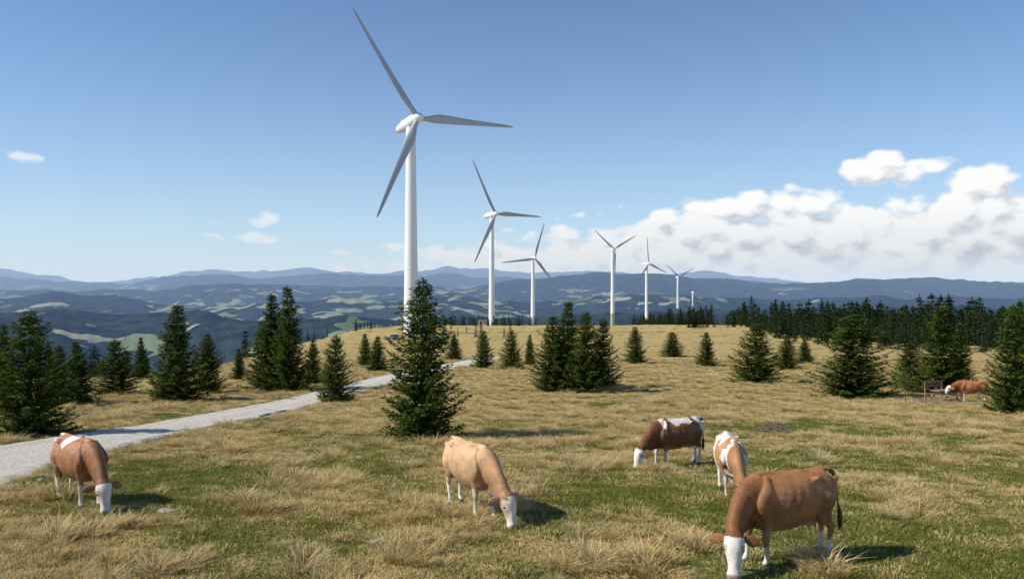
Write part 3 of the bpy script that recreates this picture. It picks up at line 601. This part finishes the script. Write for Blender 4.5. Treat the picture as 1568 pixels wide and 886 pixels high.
def rock(sx,sy,w,seed):
    import bmesh
    bm=bmesh.new(); bmesh.ops.create_icosphere(bm,subdivisions=3,radius=.5)
    for v in bm.verts: q=v.co.copy(); k_=1+.5*float(perlin(q.x*3+seed,q.y*3+q.z*2.7,seed)); v.co=Vector((q.x*k_,q.y*k_*.7,q.z*k_*.3))
    me=bpy.data.meshes.new('rock'); bm.to_mesh(me); bm.free(); me.materials.append(M_ROCK); o=bpy.data.objects.new('rock',me); sc.collection.objects.link(o); x,y,z=G(sx,sy); o.location=(x,y,z+.02*w); o.scale=(w,w,w); o.rotation_euler=(0,0,seed)
for i,(a_,b_,w) in enumerate([(252,784,.36),(576,831,.25),(484,877,.18),(1420,705,.2),(1180,690,.18),(1480,720,.22),(1330,735,.16),(905,812,.16),(60,735,.22),(700,640,.2)]): rock(a_,b_,w,i)
r=random.Random(3); V=[];Fc=[]
for i in range(70):
    a=r.random()*6.28; c=np.array([r.gauss(0,.3),r.gauss(0,.2),.05+.25*r.random()]); d=np.array([math.cos(a),math.sin(a),r.uniform(-.3,.5)])*r.uniform(.15,.35)
    v,f=loft([(c-d,.012,.012),(c,.012,.012),(c+d,.005,.005)],(0.1,.2,1),5,1); k_=len(V); V+=list(v); Fc+=[tuple(q+k_ for q in ff) for ff in f]
o=mkobj('brush_pile',V,Fc,[simple('dead_wood',(.20,.16,.13),.9,.2,5)]); o.location=G(1185,661)
# ---------------------------------------------------------------- world
w=bpy.data.worlds.new('World'); sc.world=w; w.use_nodes=True; t=NT(w.node_tree)
for n in list(t.n): t.n.remove(n)
try: w.cycles.sampling_method='NONE'
except Exception as e: print(e)
EL=math.radians(41); AZ=math.radians(258)
sky=t.new('ShaderNodeTexSky',sky_type='NISHITA'); sky.sun_disc=False; sky.sun_elevation=EL; sky.sun_rotation=AZ; sky.altitude=1500; sky.air_density=1.0; sky.dust_density=.4; sky.ozone_density=3.
tc=t.new('ShaderNodeTexCoord').outputs['Generated']; sp=t.new('ShaderNodeSeparateXYZ'); t.put(sp.inputs[0],tc)
az=t.m('ARCTAN2',sp.outputs[0],sp.outputs[1]); hl=t.m('SQRT',t.m('ADD',t.m('MULTIPLY',sp.outputs[0],sp.outputs[0]),t.m('MULTIPLY',sp.outputs[1],sp.outputs[1]))); el=t.m('DIVIDE',sp.outputs[2],t.m('MAXIMUM',hl,.001))
def A_(sx): return math.atan((sx-CX)/F)
def E_(sy,sx): return (HY-sy)/F*math.cos(A_(sx))
TOPS=[(-1.2,-.02),(A_(200),-.02),(A_(300),.01),(A_(450),.028),(A_(600),.042),(A_(700),.052),(A_(780),.060),(A_(830),.074),(A_(880),.080),(A_(930),.080),(A_(1000),.094),(A_(1060),.100),(A_(1130),.112),(A_(1200),.110),(A_(1290),.108),(A_(1370),.104),(A_(1430),.114),(A_(1500),.130),(A_(1560),.116),(A_(1700),.10),(1.2,.08)]
def cloud(az,el,det):
    cv=t.new('ShaderNodeFloatCurve'); c=cv.mapping.curves[0]
    pts=[((a+1.2)/2.4,(e+.05)*5) for a,e in TOPS]
    while len(c.points)<len(pts): c.points.new(.5,.5)
    for p_,(a,b) in zip(c.points,pts): p_.location=(a,b)
    cv.mapping.update(); t.put(cv.inputs['Value'],t.m('DIVIDE',t.m('ADD',az,1.2),2.4))
    top=t.m('SUBTRACT',t.m('DIVIDE',cv.outputs[0],5.),.05)
    p=t.xyz(az,t.m('MULTIPLY',el,1.5),.0)
    n=t.noise(p,11,det,.52,.1,dim='2D')
    vo=t.new('ShaderNodeTexVoronoi',voronoi_dimensions='2D',feature='SMOOTH_F1'); t.put(vo.inputs['Vector'],p); vo.inputs['Scale'].default_value=26; vo.inputs['Detail'].default_value=2.5; vo.inputs['Roughness'].default_value=.45; vo.inputs['Smoothness'].default_value=.3
    nn=t.m('ADD',t.m('MULTIPLY',t.m('SUBTRACT',n,.5),2.1),t.m('MULTIPLY',t.m('SUBTRACT',.42,vo.outputs['Distance']),1.5))
    base=t.m('MINIMUM',t.m('MULTIPLY',t.m('SUBTRACT',top,el),38.),t.ramp(az,-.30,.06,.35,2.2))
    D=t.m('ADD',t.m('ADD',base,nn),.20)
    for (sx,sy,wx,wy,am) in [(1350,262,100,30,1.5),(1500,288,62,36,2.2),(320,333,72,11,1.0),(412,335,38,14,1.5),(405,364,52,9,1.3),(340,362,40,6,.8),(598,378,30,10,1.4),(520,388,32,8,1.2),(22,240,36,11,1.0),(6,278,26,9,.9),(885,331,24,11,1.5)]:
        a0=A_(sx); e0=E_(sy,sx); wa=wx/F; we=wy/F
        da=t.m('MULTIPLY',t.m('SUBTRACT',az,a0),1/wa); de=t.m('MULTIPLY',t.m('SUBTRACT',el,e0),1/we)
        q=t.m('MULTIPLY',t.m('SUBTRACT',.95,t.m('ADD',t.m('MULTIPLY',da,da),t.m('MULTIPLY',de,de))),am); D=t.m('MAXIMUM',D,t.m('ADD',t.m('MAXIMUM',q,-3.),nn))
    return D
D0=cloud(az,el,6); D1=cloud(t.m('SUBTRACT',az,.010),t.m('ADD',el,.015),4)
cov=t.ramp(D0,.0,.85)
lit=t.ramp(t.m('SUBTRACT',D0,D1),-1.05,.60)
hgt=t.ramp(el,.015,.120,.55,1.10); lit=t.m('MULTIPLY',lit,hgt,clamp=True)
edge=t.ramp(D0,.0,1.0,.75,0.); lit=t.m('MAXIMUM',lit,edge)
ccol=t.mix(lit,(.50,.56,.65),(.99,.99,.98))
hz=t.ramp(el,.0,.038)
ccol=t.mix(hz,(.68,.76,.86),ccol)
cov=t.m('MULTIPLY',cov,t.ramp(el,-.008,.014,.55,.99))
cov=t.m('MULTIPLY',cov,t.ramp(az,-.30,.02,.6,1.))
SS=.114
skc=t.mix(1.,sky.outputs[0],(.82,1.03,1.17),'MULTIPLY')
hazef=t.m('MULTIPLY',t.m('EXPONENT',t.m('MULTIPLY',t.m('MAXIMUM',el,0.),-7.)),.88)
skc=t.mix(hazef,skc,(.63/SS,.75/SS,.88/SS))
bg=t.new('ShaderNodeBackground'); t.put(bg.inputs[0],skc); bg.inputs[1].default_value=SS
bc=t.new('ShaderNodeBackground'); t.put(bc.inputs[0],ccol); bc.inputs[1].default_value=1.
ms=t.new('ShaderNodeMixShader'); t.put(ms.inputs[0],cov); t.l.new(bg.outputs[0],ms.inputs[1]); t.l.new(bc.outputs[0],ms.inputs[2])
wo=t.new('ShaderNodeOutputWorld'); t.l.new(ms.outputs[0],wo.inputs[0])
ld=bpy.data.lights.new('sun','SUN'); ld.energy=5.0; ld.angle=math.radians(.5); ld.color=(1,.94,.84); lo=bpy.data.objects.new('sun',ld); sc.collection.objects.link(lo)
sdv=Vector((math.sin(AZ)*math.cos(EL),math.cos(AZ)*math.cos(EL),math.sin(EL))); lo.rotation_euler=sdv.to_track_quat('Z','Y').to_euler(); lo.location=(-30,-10,40)
cam=bpy.data.cameras.new('camera'); co=bpy.data.objects.new('camera',cam); sc.collection.objects.link(co); cam.sensor_width=36; cam.lens=28.0*1.0005
co.location=(0,0,ZC); co.rotation_euler=(math.radians(90)-math.atan(13/F),0,0); cam.clip_end=100000; cam.clip_start=.1; sc.camera=co
sc.view_settings.view_transform='Standard'; sc.view_settings.look='None'; sc.view_settings.exposure=0
